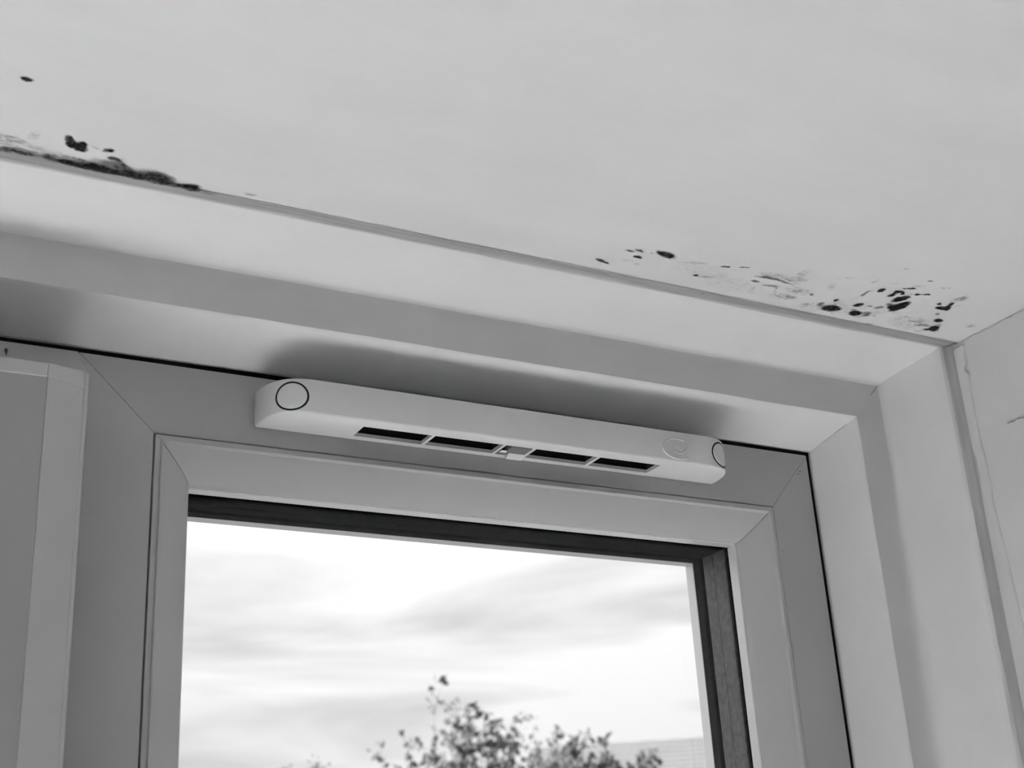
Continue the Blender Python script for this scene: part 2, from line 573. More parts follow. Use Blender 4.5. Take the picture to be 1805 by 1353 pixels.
bead_prof = [(rect(0.0008), 1.014), (rect(0.0008), 0.9995), (rect(0.0011), 0.9989), (rect(0.0046), 0.9987), (rect(0.0050), 0.9984), (rect(0.0054), 0.9970), (rect(0.0060), 0.9968), (rect(0.0066), 0.9974), (rect(0.0075), 1.0002),
             (rect(0.0120), 1.0020), (rect(0.0180), 1.0050), (rect(0.0240), 1.0088), (rect(0.0285), 1.0124), (rect(0.0315), 1.0156), (rect(0.0328), 1.0176), (rect(0.0334), 1.0196),
             (rect(0.0336), 1.0205), (rect(0.0336), 1.0222), (rect(0.028), 1.0222), (rect(0.02), 1.014)]
lip_prof = [(rect(0.028), 1.0224), (rect(0.0338), 1.0224), (rect(0.0345), 1.0230), (rect(0.0345), 1.0338), (rect(0.028), 1.0338)]
NM = ['frame_head', 'frame_jamb', 'frame_sill', 'frame_jamb']
for k in range(4):
    side(NM[k], k, frame_prof, M_UPVC, WIN)
    side('glazing_bead', k, bead_prof, M_BEAD, WIN, 0.0003, 22)
    side('bead_lip', k, lip_prof, M_LIP, WIN, 0.0001, 22)
    # rubber gasket, spacer bar with its centre seam, outer sealant and the outside lip of the frame
    side('gasket', k, [(rect(0.028), 1.0340), (rect(0.0340), 1.0340), (rect(0.0340), 1.0366), (rect(0.028), 1.0366)], M_BLACK, WIN, 0)
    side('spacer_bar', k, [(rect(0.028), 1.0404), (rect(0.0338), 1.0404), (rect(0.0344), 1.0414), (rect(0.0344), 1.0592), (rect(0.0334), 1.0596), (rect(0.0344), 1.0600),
                           (rect(0.0344), 1.0752), (rect(0.0338), 1.0762), (rect(0.028), 1.0762)], M_SPACER if k else M_SEALANT, WIN, 0)  # top bar takes the near-black colour, the other three the grey
    side('outer_gasket', k, [(rect(0.028), 1.0810), (rect(0.0343), 1.0810), (rect(0.0350), 1.0818), (rect(0.0350), 1.0912), (rect(0.028), 1.0912)], M_SEALANT, WIN, 0)
    side('outer_lip', k, [(rect(-0.01), 1.0915), (rect(0.0343), 1.0915), (rect(0.0350), 1.0922), (rect(0.0350), 1.1045), (rect(0.0335), 1.1060), (rect(-0.01), 1.1060)], M_LIP, WIN, 0)
    # back of the rebate so that no light leaks around the glass
    side('rebate', k, [(rect(-0.0002), 1.0145), (rect(0.0275), 1.0345), (rect(0.0290), 1.0912), (rect(-0.0002), 1.0912)], M_BLACK, WIN, 0)
x0, x1, z1, z0 = rect(0.0285)
box('pane', x0, x1, 1.0368, 1.0402, z0, z1, M_GLASS, WIN)
box('pane', x0, x1, 1.0765, 1.0808, z0, z1, M_GLASS, WIN)
# black strips added for the shade in the gap between frame and lining
box('gap_shade', 0.1, CX + 0.004, 1.0035, 1.0110, OUT[2] + 0.0002, CZ + 0.0028, M_BLACK, WIN)
box('gap_shade', OUT[1] + 0.0002, CX - 0.0002, 1.0035, 1.0110, WZ0, CZ - 0.0002, M_BLACK, WIN)
# specks of dirt on the frame
for (x, z, r) in ((0.8505, 0.342, 0.0007), (0.7395, 0.3975, 0.0006), (0.820, 0.4380, 0.0006), (0.7590, 0.3995, 0.0006), (0.8862, 0.4275, 0.0009), (0.8835, 0.4246, 0.0008)):
    n = 7
    v = [(x, 0.9996, z)] + [(x + r * (0.7 + 0.5 * random.Random(i + int(x * 9e3)).random()) * math.cos(6.283 * i / n), 0.9999, z + 0.7 * r * math.sin(6.283 * i / n)) for i in range(n)]
    obj('dirt_speck', v, [(0, 1 + i, 1 + (i + 1) % n) for i in range(n)], M_DIRT, WIN)

# the neighbouring frame left of the joint, mostly behind the casing
WIN2 = tag(empty('window_2', (0.0, 1.0, WZ0)), 'neighbouring window frame behind the casing', kind='structure')
v, f = [], []
edge = [(0.1818, 0.4451), (0.1824, 0.4440), (0.1838, 0.4400), (0.1858, 0.4360), (0.1888, 0.4322), (0.1888, WZ0 + 0.002), (-0.32, WZ0 + 0.002), (-0.32, 0.4451)]
n = len(edge)
for y in (0.9978, 1.09):
    v += [(x, y, z) for x, z in edge]
f = [tuple(range(n)), tuple(range(n, 2 * n))] + [(i, (i + 1) % n, n + (i + 1) % n, n + i) for i in range(n)]
v = [(x if y < 1 else min(x, 0.1828), y, z) for x, y, z in v]
bevel(obj('frame_head', v, f, M_UPVC, WIN2), 0.0006)
ribbon('dirt_mark', [(0.1297, 0.9975, 0.4395), (0.1296, 0.9975, 0.4375), (0.1298, 0.9975, 0.4355), (0.1301, 0.9975, 0.4335)], 0.0009, 0, M_DIRT, WIN2, 8)

# ------------------------------------------------------------------ casing at the left
def casing():
    t = tag(empty('window_casing', (0.03, 0.985, WZ0)), 'flat pale plastic casing with capped top at the far left, beside the window frame', 'casing')
    zb, zt = WZ0 + 0.004, 0.4100
    K = 0.962                      # the casing stands about 60 mm proud of the frame
    def prism(name, pts, za, zbt, m, bev=0.0005):
        # pts: plan outline (x, y); za: list or value of bottom heights, zbt: top heights
        n = len(pts)
        pts = [(x * K if y < 0.99 else x * K, y * K if y < 0.99 else y) for x, y in pts]
        za = [za if za == zb else za * K] * n if not isinstance(za, list) else [q * K for q in za]
        zbt = [zbt * K] * n if not isinstance(zbt, list) else [q * K for q in zbt]
        v = [(x, y, z) for (x, y), z in zip(pts, za)] + [(x, y, z) for (x, y), z in zip(pts, zbt)]
        f = [tuple(range(n)), tuple(range(n, 2 * n))] + [(i, (i + 1) % n, n + (i + 1) % n, n + i) for i in range(n)]
        o = obj(name, v, f, m, t)
        if bev:
            bevel(o, bev)
        return o
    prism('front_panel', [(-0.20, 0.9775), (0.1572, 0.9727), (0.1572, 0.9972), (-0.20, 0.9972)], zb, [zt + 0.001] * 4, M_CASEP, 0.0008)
    prism('side_strip', [(0.1572, 0.9727), (0.1842, 0.9768), (0.1842, 0.9972), (0.1572, 0.9972)], zb, [zt + 0.001, 0.4065, 0.4065, zt + 0.001], M_CASE, 0.0003)
    prism('edge_lip', [(0.1842, 0.9766), (0.1874, 0.9770), (0.1874, 0.9972), (0.1842, 0.9972)], zb, 0.4196, M_CASE, 0.0004)
    c = prism('end_cap', [(-0.20, 0.9769), (0.1567, 0.9721), (0.1567, 0.9972), (-0.20, 0.9972)], zt, 0.4212, M_CASE, 0.0005)
    prism('end_cap', [(0.1569, 0.9720), (0.1842, 0.9760), (0.1842, 0.9972), (0.1569, 0.9972)], [zt + 0.0012, 0.4066, 0.4066, zt + 0.0012], [0.4213, 0.4202, 0.4202, 0.4213], M_CASE, 0.0005)
casing()

# ------------------------------------------------------------------ trickle vent on the frame head
def vent():
    XA, XB, YF, YBK = 0.3235, 0.7760, 0.9560, 0.9996
    ZB, ZT = 0.4020, 0.4317
    t = tag(empty('trickle_vent', (0.55, YBK, ZB)), 'white plastic trickle vent with slots, fixed above the window glass', 'vent')
    A, B = 0.042, YBK - YF
    # plan outline from back left, round the front, to back right
    out = []
    NA = 22
    for i in range(NA + 1):
        th = math.pi / 2 * i / NA
        out.append((XA + A - A * math.cos(th) ** 0.72, YBK - B * math.sin(th) ** 0.80))
    xl, xr = out[-1][0], XB - A
    for i in range(1, 12):
        out.append((xl + (xr - xl) * i / 12, YF))
    for i in range(NA + 1):
        th = math.pi / 2 * (1 - i / NA)
        out.append((XB - A + A * math.cos(th) ** 0.72, YBK - B * math.sin(th) ** 0.80))
    n = len(out)
    nrm = []
    for i in range(n):
        p, q = out[max(0, i - 1)], out[min(n - 1, i + 1)]
        d = (q[0] - p[0], q[1] - p[1])
        L = math.hypot(*d)
        nrm.append((d[1] / L, -d[0] / L))           # outwards
    r = 0.0022
    rings = []
    for k in range(5):
        a = math.pi / 2 * k / 4
        rings.append((r * (1 - math.sin(a)), ZB + r * (1 - math.cos(a))))
    for k in range(5):
        a = math.pi / 2 * k / 4
        rings.append((0.0016 * (1 - math.cos(a)), ZT - 0.0016 + 0.0016 * math.sin(a)))
    v, f = [], []
    for ins, z in rings:
        for (x, y), (nx, ny) in zip(out, nrm):
            v.append((x - nx * ins, min(YBK, y - ny * ins), z))
    for k in range(len(rings) - 1):
        for i in range(n - 1):
            f.append((k * n + i, k * n + i + 1, (k + 1) * n + i + 1, (k + 1) * n + i))
    f.append(tuple((len(rings) - 1) * n + i for i in range(n)))
    # underside with its slots
    y0, y1 = 0.9695, 0.9920
    holes = [(0.4055, 0.4672), (0.4700, 0.5345), (0.5372, 0.5633), (0.5668, 0.6290), (0.6318, 0.6955)]
    loop = [Vector((v[i][0], v[i][1], 0)) for i in range(n)]
    hl = [[Vector((a, y0, 0)), Vector((b, y0, 0)), Vector((b, y1, 0)), Vector((a, y1, 0))] for a, b in holes]
    tris = tessellate_polygon([loop] + hl)
    base = len(v)
    for h in hl:
        v += [(p.x, p.y, ZB) for p in h]
    idx = list(range(n)) + list(range(base, base + 4 * len(hl)))
    f += [tuple(idx[i] for i in tr) for tr in tris]
    for k, h in enumerate(hl):
        b0 = len(v)
        v += [(p.x, p.y, ZB + 0.0032) for p in h]
        for i in range(4):
            f.append((base + 4 * k + i, base + 4 * k + (i + 1) % 4, b0 + (i + 1) % 4, b0 + i))
    obj('body', v, f, M_VENT, t, angle=30)
    # dark-coloured box behind each slot
    for k, (a, b) in enumerate(holes):
        vv = [(x, y, z) for x in (a - 0.0005, b + 0.0005) for y in (y0 - 0.0005, y1 + 0.0005) for z in (ZB + 0.0029, ZB + 0.016)]
        obj('slot_chamber', vv, [(0, 1, 3, 2), (4, 6, 7, 5), (0, 4, 5, 1), (2, 3, 7, 6), (1, 5, 7, 3)], M_DARK, t)
    # arc-length parametrisation for the screw caps on the rounded ends
    S = [0.0]
    for i in range(1, n):
        S.append(S[-1] + math.hypot(out[i][0] - out[i - 1][0], out[i][1] - out[i - 1][1]))
    def at(s, z, h):
        i = 0
        while i < n - 2 and S[i + 1] < s:
            i += 1
        u = (s - S[i]) / (S[i + 1] - S[i])
        x = out[i][0] + (out[i + 1][0] - out[i][0]) * u
        y = out[i][1] + (out[i + 1][1] - out[i][1]) * u
        nx = nrm[i][0] + (nrm[i + 1][0] - nrm[i][0]) * u
        ny = nrm[i][1] + (nrm[i + 1][1] - nrm[i][1]) * u
        return (x + nx * h, y + ny * h, z)
    def s_of(x, left):
        rng = range(n) if left else range(n - 1, -1, -1)
        best = min(rng, key=lambda i: abs(out[i][0] - x))
        return S[best]
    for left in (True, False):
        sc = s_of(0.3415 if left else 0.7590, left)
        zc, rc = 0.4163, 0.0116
        def disc(name, r0, r1, h0, h1, m):
            v, f = [], []
            N = 40
            rr = [(r0, h0), (r1, h1)] if r0 > 0 else [(0.0, h1), (r1 * 0.5, h1), (r1 * 0.93, h1), (r1, h1 - 0.0004), (r1, -0.0004)]
            for rad, h in rr:
                for i in range(N):
                    a = 2 * math.pi * i / N
                    v.append(at(sc + rad * 1.12 * math.cos(a), zc + rad * math.sin(a), h))
            for k in range(len(rr) - 1):
                for i in range(N):
                    f.append((k * N + i, k * N + (i + 1) % N, (k + 1) * N + (i + 1) % N, (k + 1) * N + i))
            return obj(name, v, f, m, t, smooth=True)
        cap = disc('screw_cap', 0, rc - 0.0007, 0, 0.0007, M_VENT)
        ring = disc('screw_cap_shade_ring', rc - 0.0010, rc + 0.0008, 0.00015, 0.00015, M_DARK)  # flat dark ring painted in as the shadow of the groove round the cap
    # raised oval emblem with a curved tick, moulded into the front face
    def tube(name, pts, w, h):
        v, f = [], []
        N = len(pts)
        for i, (x, z) in enumerate(pts):
            p, q = pts[max(0, i - 1)], pts[min(N - 1, i + 1)]
            d = (q[0] - p[0], q[1] - p[1])
            L = math.hypot(*d)
            a = (-d[1] / L, d[0] / L)
            ww = w * (0.35 if i in (0, N - 1) else 1)
            for s, hh in ((-1, -0.0002), (-0.55, h), (0.55, h), (1, -0.0002)):
                v.append((x + a[0] * ww * s, YF - hh, z + a[1] * ww * s))
        for i in range(N - 1):
            for k in range(3):
                f.append((i * 4 + k, i * 4 + k + 1, i * 4 + 4 + k + 1, i * 4 + 4 + k))
        return obj(name, v, f, M_VENT, t, smooth=True)
    cx, cz = 0.7070, 0.4145
    arc = [(cx + 0.0165 * math.cos(a), cz + 0.0096 * math.sin(a)) for a in [math.radians(62 + i * (312 - 62) / 40) for i in range(41)]]
    tube('emblem_oval', arc, 0.0009, 0.0014)
    sw = [(cx - 0.0038, cz - 0.0030), (cx - 0.0005, cz - 0.0042), (cx + 0.0040, cz - 0.0038), (cx + 0.0075, cz - 0.0014), (cx + 0.0100, cz + 0.0020)]
    tube('emblem_tick', sw, 0.0011, 0.0014)
    tube('emblem_tick', [(cx - 0.0022, cz + 0.0022), (cx + 0.0004, cz - 0.0004), (cx + 0.0035, cz - 0.0010), (cx + 0.0072, cz + 0.0004)], 0.0009, 0.0016)
    # sliding lever in the middle slot
    lv = [(0.5425, 0.9695), (0.5628, 0.9695), (0.5628, 0.9850), (0.5600, 0.9915), (0.5475, 0.9915), (0.5425, 0.9840)]
    m_ = len(lv)
    v = [(x, y, 0.4010) for x, y in lv] + [(x, y, 0.4075) for x, y in lv]
    f = [tuple(range(m_)), tuple(range(m_, 2 * m_))] + [(i, (i + 1) % m_, m_ + (i + 1) % m_, m_ + i) for i in range(m_)]
    L = bevel(obj('slider', v, f, M_LEVER, t), 0.0006)
    L['label'] = 'grey plastic slider'
    v = [(x, y, z) for x in (0.5470, 0.5625) for (y, z) in ((0.9835, 0.4012), (0.9895, 0.3975), (0.9925, 0.3985), (0.9925, 0.4012))]
    bevel(obj('slider_lip', v, [(0, 1, 2, 3), (4, 5, 6, 7), (0, 1, 5, 4), (1, 2, 6, 5), (2, 3, 7, 6), (3, 0, 4, 7)], M_VENT, L), 0.0006)
    v = [(x, y, z) for x in (0.5378, 0.5432) for (y, z) in ((0.9800, 0.4014), (0.9815, 0.4004), (0.9835, 0.4004), (0.9845, 0.4014))]
    obj('slider_pin', v, [(0, 1, 2, 3), (4, 5, 6, 7), (0, 1, 5, 4), (1, 2, 6, 5), (2, 3, 7, 6), (3, 0, 4, 7)], M_LIP, L)
vent()

# ------------------------------------------------------------------ mould on the ceiling
MOULD_A=[(0.1600,0.8625,0.0120,0.0034,0.06,1.00),(0.1480,0.8618,0.0120,0.0028,0.05,0.95),(0.1720,0.8625,0.0110,0.0024,0.02,0.60),(0.1135,0.8360,0.0041,0.0029,1.66,0.30),(0.1367,0.8339,0.0063,0.0025,1.22,0.75),(0.1424,0.8384,0.0061,0.0035,-2.71,0.95),(0.1456,0.8338,0.0028,0.0025,1.21,0.90),(0.1539,0.8346,0.0039,0.0007,-2.81,0.35),(0.1626,0.8352,0.0031,0.0016,2.84,0.85),(0.1683,0.8437,0.0037,0.0018,-3.09,0.75),(0.1736,0.8465,0.0056,0.0017,-2.42,0.50),(0.1008,0.8599,0.0055,0.0021,3.01,0.55),(0.1126,0.8597,0.0086,0.0016,-3.12,0.60),(0.1209,0.8567,0.0081,0.0014,3.09,0.40),(0.1288,0.8599,0.0048,0.0028,-2.92,0.70),(0.1285,0.8557,0.0036,0.0014,3.10,0.50),(0.1429,0.8612,0.0085,0.0027,-3.03,0.80),(0.1527,0.8621,0.0095,0.0034,-3.10,0.95),(0.1616,0.8606,0.0077,0.0041,-2.90,1.00),(0.1526,0.8565,0.0116,0.0027,-3.12,0.50),(0.1415,0.8546,0.0105,0.0022,-3.05,0.40),(0.1697,0.8532,0.0109,0.0041,-3.03,0.50),(0.1754,0.8610,0.0120,0.0027,-3.08,0.75),(0.1790,0.8532,0.0098,0.0028,-2.69,0.50),(0.1821,0.8570,0.0082,0.0015,-3.05,0.65),(0.1883,0.8619,0.0049,0.0024,3.12,0.75),(0.1751,0.8459,0.0053,0.0025,1.13,0.30),(0.0966,0.8468,0.0046,0.0039,2.57,0.28),(0.1035,0.8460,0.0045,0.0040,-3.10,0.25),(0.0979,0.8547,0.0080,0.0041,3.00,0.30),(0.1097,0.8518,0.0091,0.0040,-3.11,0.25),(0.1232,0.8525,0.0102,0.0041,-3.11,0.20),(0.1056,0.8579,0.0131,0.0041,3.01,0.25),(0.0979,0.7733,0.0032,0.0016,-3.07,0.85),(0.1887,0.8569,0.0076,0.0026,3.10,0.60),(0.1880,0.8629,0.0054,0.0026,3.12,0.60),(0.2025,0.8580,0.0114,0.0070,-2.91,0.60),(0.2027,0.8545,0.0078,0.0038,-3.07,0.50),(0.2069,0.8620,0.0089,0.0034,-3.09,0.55),(0.2186,0.8630,0.0058,0.0026,-3.00,0.60),(0.2288,0.8623,0.0054,0.0046,-2.66,0.85),(0.2271,0.8583,0.0055,0.0022,2.92,0.50),(0.2388,0.8647,0.0023,0.0018,2.57,0.45),(0.2436,0.8651,0.0034,0.0018,2.70,0.45),(0.2705,0.8545,0.0034,0.0013,3.05,0.45),(0.1923,0.8623,0.0188,0.0043,-3.08,0.40),(0.2144,0.8601,0.0169,0.0030,-3.08,0.35),(0.0994,0.8454,0.0070,0.0040,2.85,0.25)]
MOULD_B=[(0.7873,0.8479,0.0065,0.0050,1.73,0.35),(0.7983,0.8423,0.0040,0.0029,1.02,0.60),(0.8133,0.8452,0.0098,0.0055,3.05,0.90),(0.8133,0.8452,0.0055,0.0028,2.89,0.50),(0.8055,0.8298,0.0022,0.0019,2.66,0.90),(0.7779,0.8295,0.0025,0.0014,-2.65,0.60),(0.7904,0.8517,0.0039,0.0013,1.11,0.25),(0.8422,0.8453,0.0058,0.0047,-3.11,0.95),(0.8323,0.8301,0.0045,0.0032,2.51,0.80),(0.8347,0.8398,0.0025,0.0014,2.77,0.70),(0.8515,0.8404,0.0045,0.0023,2.91,0.55),(0.8544,0.8444,0.0041,0.0036,2.68,0.50),(0.8490,0.8499,0.0044,0.0019,2.85,0.40),(0.8439,0.8281,0.0027,0.0012,3.11,0.60),(0.8544,0.8269,0.0038,0.0023,2.48,0.60),(0.8628,0.8424,0.0016,0.0009,2.98,0.50),(0.8658,0.8342,0.0022,0.0015,2.50,0.35),(0.8314,0.7985,0.0035,0.0027,1.73,1.00),(0.8219,0.8115,0.0024,0.0019,1.86,0.55),(0.8216,0.8067,0.0034,0.0010,1.71,0.50),(0.8244,0.8025,0.0039,0.0010,2.35,0.30),(0.8470,0.8032,0.0033,0.0025,2.19,0.95),(0.8462,0.7979,0.0043,0.0015,1.34,0.95),(0.8493,0.7947,0.0043,0.0020,2.87,0.90),(0.8544,0.7961,0.0025,0.0019,-2.43,0.90),(0.8487,0.7984,0.0029,0.0015,2.35,0.60),(0.8606,0.8059,0.0077,0.0043,2.23,1.00),(0.8632,0.8017,0.0035,0.0029,1.73,0.90),(0.8670,0.8220,0.0061,0.0048,-2.91,1.00),(0.8713,0.8185,0.0100,0.0055,1.73,1.00),(0.8719,0.8132,0.0049,0.0033,1.08,1.00),(0.8589,0.8184,0.0039,0.0027,-2.81,0.55),(0.8517,0.7873,0.0050,0.0009,2.85,0.85),(0.8566,0.7846,0.0022,0.0011,2.90,0.85),(0.8689,0.7933,0.0026,0.0013,2.91,0.95),(0.8723,0.7919,0.0032,0.0009,2.80,0.60),(0.8776,0.7896,0.0032,0.0013,2.85,0.90),(0.8631,0.7951,0.0021,0.0007,2.81,0.50),(0.8603,0.7681,0.0028,0.0008,2.98,0.75),(0.9032,0.8011,0.0029,0.0016,2.95,0.90),(0.9108,0.8067,0.0053,0.0030,3.11,1.00),(0.9168,0.8049,0.0052,0.0031,1.02,0.95),(0.9140,0.7978,0.0037,0.0021,1.42,0.70),(0.9141,0.7965,0.0041,0.0018,0.88,0.50),(0.9135,0.7874,0.0059,0.0041,2.22,0.40),(0.9162,0.7831,0.0039,0.0036,2.59,0.35),(0.9172,0.8176,0.0020,0.0017,1.36,0.60),(0.9179,0.8220,0.0034,0.0011,0.86,0.30),(0.9283,0.8280,0.0048,0.0027,-3.03,1.00),(0.9356,0.8337,0.0057,0.0017,0.83,0.35),(0.9380,0.8436,0.0062,0.0045,-2.51,1.00),(0.9332,0.8476,0.0047,0.0024,2.94,0.60),(0.9240,0.8409,0.0055,0.0021,-3.11,0.55),(0.9173,0.8430,0.0042,0.0014,2.99,0.50),(0.9296,0.8529,0.0054,0.0014,2.62,0.35),(0.8901,0.8343,0.0077,0.0015,2.78,0.30),(0.8916,0.8389,0.0056,0.0015,2.80,0.30),(0.9077,0.8366,0.0130,0.0063,-3.12,0.25),(0.8737,0.8316,0.0218,0.0034,2.78,0.15),(0.9039,0.8461,0.0192,0.0081,-3.07,0.18),(0.9684,0.8263,0.0052,0.0033,2.51,0.35),(0.9664,0.8244,0.0042,0.0016,1.37,0.30),(0.7607,0.8279,0.0112,0.0056,-3.03,0.30),(0.7418,0.8154,0.0121,0.0010,-3.00,0.40),(0.7453,0.8105,0.0100,0.0039,3.02,0.25),(0.7835,0.8093,0.0061,0.0033,1.14,0.30),(0.7437,0.8008,0.0079,0.0039,1.40,0.25),(0.7826,0.7932,0.0092,0.0017,2.77,0.20),(0.8136,0.7889,0.0029,0.0012,2.36,0.35),(0.8145,0.7844,0.0027,0.0011,0.93,0.25),(0.8223,0.7586,0.0029,0.0015,2.65,0.35),(0.8545,0.7484,0.0067,0.0009,2.57,0.30),(0.8328,0.7841,0.0042,0.0011,2.79,0.25),(0.8847,0.7736,0.0064,0.0013,2.78,0.30),(0.8578,0.7795,0.0063,0.0018,2.80,0.25),(0.8305,0.8473,0.0065,0.0012,2.78,0.30),(0.8221,0.8540,0.0026,0.0012,2.86,0.30),(0.8713,0.8588,0.0034,0.0019,2.95,0.40),(0.7628,0.8416,0.0063,0.0031,2.87,0.30),(0.9228,0.7981,0.0050,0.0016,2.44,0.25),(0.8017,0.8511,0.0184,0.0066,2.98,0.15),(0.8295,0.8338,0.0240,0.0104,3.08,0.12),(0.8305,0.8616,0.0036,0.0013,3.03,0.30),(0.5698,0.8463,0.0072,0.0017,-2.89,0.80),(0.5813,0.8227,0.0041,0.0014,3.08,0.55),(0.5888,0.8191,0.0042,0.0013,-2.87,0.70),(0.5936,0.8290,0.0041,0.0017,-3.09,0.75),(0.6007,0.8190,0.0014,0.0010,-2.41,0.50),(0.6136,0.8171,0.0091,0.0036,-2.98,0.75),(0.6079,0.8161,0.0040,0.0017,-2.91,0.60),(0.6186,0.8181,0.0077,0.0037,-2.68,0.40),(0.6032,0.8137,0.0024,0.0009,-2.42,0.40),(0.5894,0.8372,0.0045,0.0017,2.99,0.25),(0.6001,0.8394,0.0034,0.0011,2.97,0.25),(0.6582,0.8382,0.0029,0.0014,2.83,0.85),(0.6668,0.8373,0.0068,0.0011,2.88,0.35),(0.6729,0.8158,0.0041,0.0013,2.91,0.80),(0.6892,0.8102,0.0040,0.0011,2.78,0.80),(0.7139,0.8277,0.0044,0.0014,-3.07,0.60),(0.7204,0.8407,0.0042,0.0017,1.38,0.40),(0.7225,0.8462,0.0028,0.0012,2.83,0.35),(0.7185,0.8186,0.0100,0.0017,3.04,0.50),(0.7319,0.8183,0.0179,0.0014,-3.00,0.45),(0.7216,0.8122,0.0113,0.0029,3.07,0.30),(0.7326,0.8298,0.0073,0.0018,2.97,0.45),(0.7410,0.8343,0.0100,0.0014,0.97,0.30),(0.7568,0.8428,0.0125,0.0056,3.02,0.30),(0.7586,0.8557,0.0059,0.0015,2.79,0.30),(0.6430,0.8203,0.0135,0.0017,2.90,0.20),(0.6565,0.8284,0.0246,0.0102,3.13,0.10),(0.6954,0.8382,0.0248,0.0109,3.08,0.10),(0.6771,0.8314,0.0066,0.0019,2.78,0.15),(0.6852,0.8651,0.0027,0.0012,-3.02,0.50)]

def mould(name, E, x0, x1, y0, y1, step, label, rag, grow):
    xs = np.arange(x0, x1, step)
    ys = np.arange(y0, y1, step)
    X, Y = np.meshgrid(xs, ys, indexing='ij')
    # ragged outlines: warp the coordinates with noise before testing the patches
    wx = (N1(X * 420, Y * 420) - 0.5) * rag + (N2(X * 1100, Y * 1100) - 0.5) * rag * 0.6
    wy = (N3(X * 420, Y * 420) - 0.5) * rag + (N1(X * 1100 + 7, Y * 1100) - 0.5) * rag * 0.6
    C = np.zeros_like(X)
    for cx, cy, ra, rb, an, k in E:
        c, s = math.cos(an), math.sin(an)
        dx, dy = X + wx - cx, Y + wy - cy
        u, v = (c * dx + s * dy) / (ra * grow), (-s * dx + c * dy) / (rb * grow)
        q = u * u + v * v
        soft = 0.55 if k > 0.7 else 1.0
        a = k * np.clip((1.0 + soft * 0.5 - q) / (soft * 1.5), 0, 1)
        if k < 0.45:                      # thin smears break up into streaks
            a = a * np.clip((N2(X * 240 + cx * 50, Y * 800) * 0.6 + N3(X * 700, Y * 1500) * 0.4 - 0.34) * 3.2, 0, 1)
        C = 1 - (1 - C) * (1 - a)
    tex = 0.72 + 0.55 * N2(X * 260 + 3, Y * 700) * N3(X * 700, Y * 500 + 9) * 1.6
    C = np.clip(C * tex * 1.12, 0, 0.97)
    C[C < 0.025] = 0
    t = np.clip((Y - (YT - 0.0015)) / (1 - 0.1165 - (YT - 0.0015)), 0, 1)
    Zc = np.vectorize(ceil_z)(X, np.minimum(Y, YT - 0.0015))
    Z = np.where(t > 0, ZC - 0.0006 + 0.0026 * np.sin(np.pi * t) ** 0.8 + 0.0035 * t, Zc) - 0.0004 - 0.0014 * np.clip(t * 8, 0, 1)
    nx, ny = X.shape
    verts, cov, ids, faces = [], [], {}, []
    def vid(i, j):
        key = i * ny + j
        if key not in ids:
            ids[key] = len(verts)
            verts.append((X[i, j], Y[i, j], Z[i, j] - 0.0003 * min(1.0, C[i, j])))
            cov.append(C[i, j])
        return ids[key]
    for i in range(nx - 1):
        for j in range(ny - 1):
            if C[i, j] > 0 or C[i + 1, j] > 0 or C[i, j + 1] > 0 or C[i + 1, j + 1] > 0:
                faces.append((vid(i, j), vid(i + 1, j), vid(i + 1, j + 1), vid(i, j + 1)))
    me = bpy.data.meshes.new(name)
    me.from_pydata([(a, b, c + Z0) for a, b, c in verts], [], faces)
    at = me.attributes.new('cover', 'FLOAT', 'POINT')
    at.data.foreach_set('value', np.array(cov, dtype=np.float32))
    me.materials.append(M_MOULD)
    o = bpy.data.objects.new(name, me)
    COL.objects.link(o)
    return tag(o, label, 'mould', 'black mould on the ceiling', 'stuff')
mould('mould_patch', MOULD_A, 0.085, 0.40, 0.765, 0.884, 0.0008, 'long smeared black mould streak at the ceiling edge, above the left of the lining', 0.0018, 1.30)
mould('mould_patch', MOULD_B, 0.56, 0.985, 0.755, 0.872, 0.0008, 'scattered black mould spots on the ceiling in the right corner', 0.0013, 1.12)

# hairline paint cracks in the lining mitre
ribbon('crack', [(CX + 0.0655, 1 - 0.0425, CZ + 0.0655), (CX + 0.0600, 1 - 0.0418, CZ + 0.0600), (CX + 0.045, 1 - 0.0438, CZ + 0.045), (CX + 0.030, 1 - 0.0462, CZ + 0.030)], 0.0004, 0, M_CRACK, T1, 2)
ribbon('crack', [(CX + 0.0240, 1 - 0.0468, CZ + 0.0240), (CX + 0.016, 1 - 0.0318, CZ + 0.016), (CX + 0.008, 1 - 0.0160, CZ + 0.008), (CX + 0.001, 1 - 0.002, CZ + 0.001)], 0.0003, 0, M_CRACK, T1, 6)

# ------------------------------------------------------------------ outside
G = FLOOR - 0.3
tag(box('ground', -80, 120, 1.3, 160, G - 0.5, G, M_GROUND), 'garden ground outside the window', kind='structure')

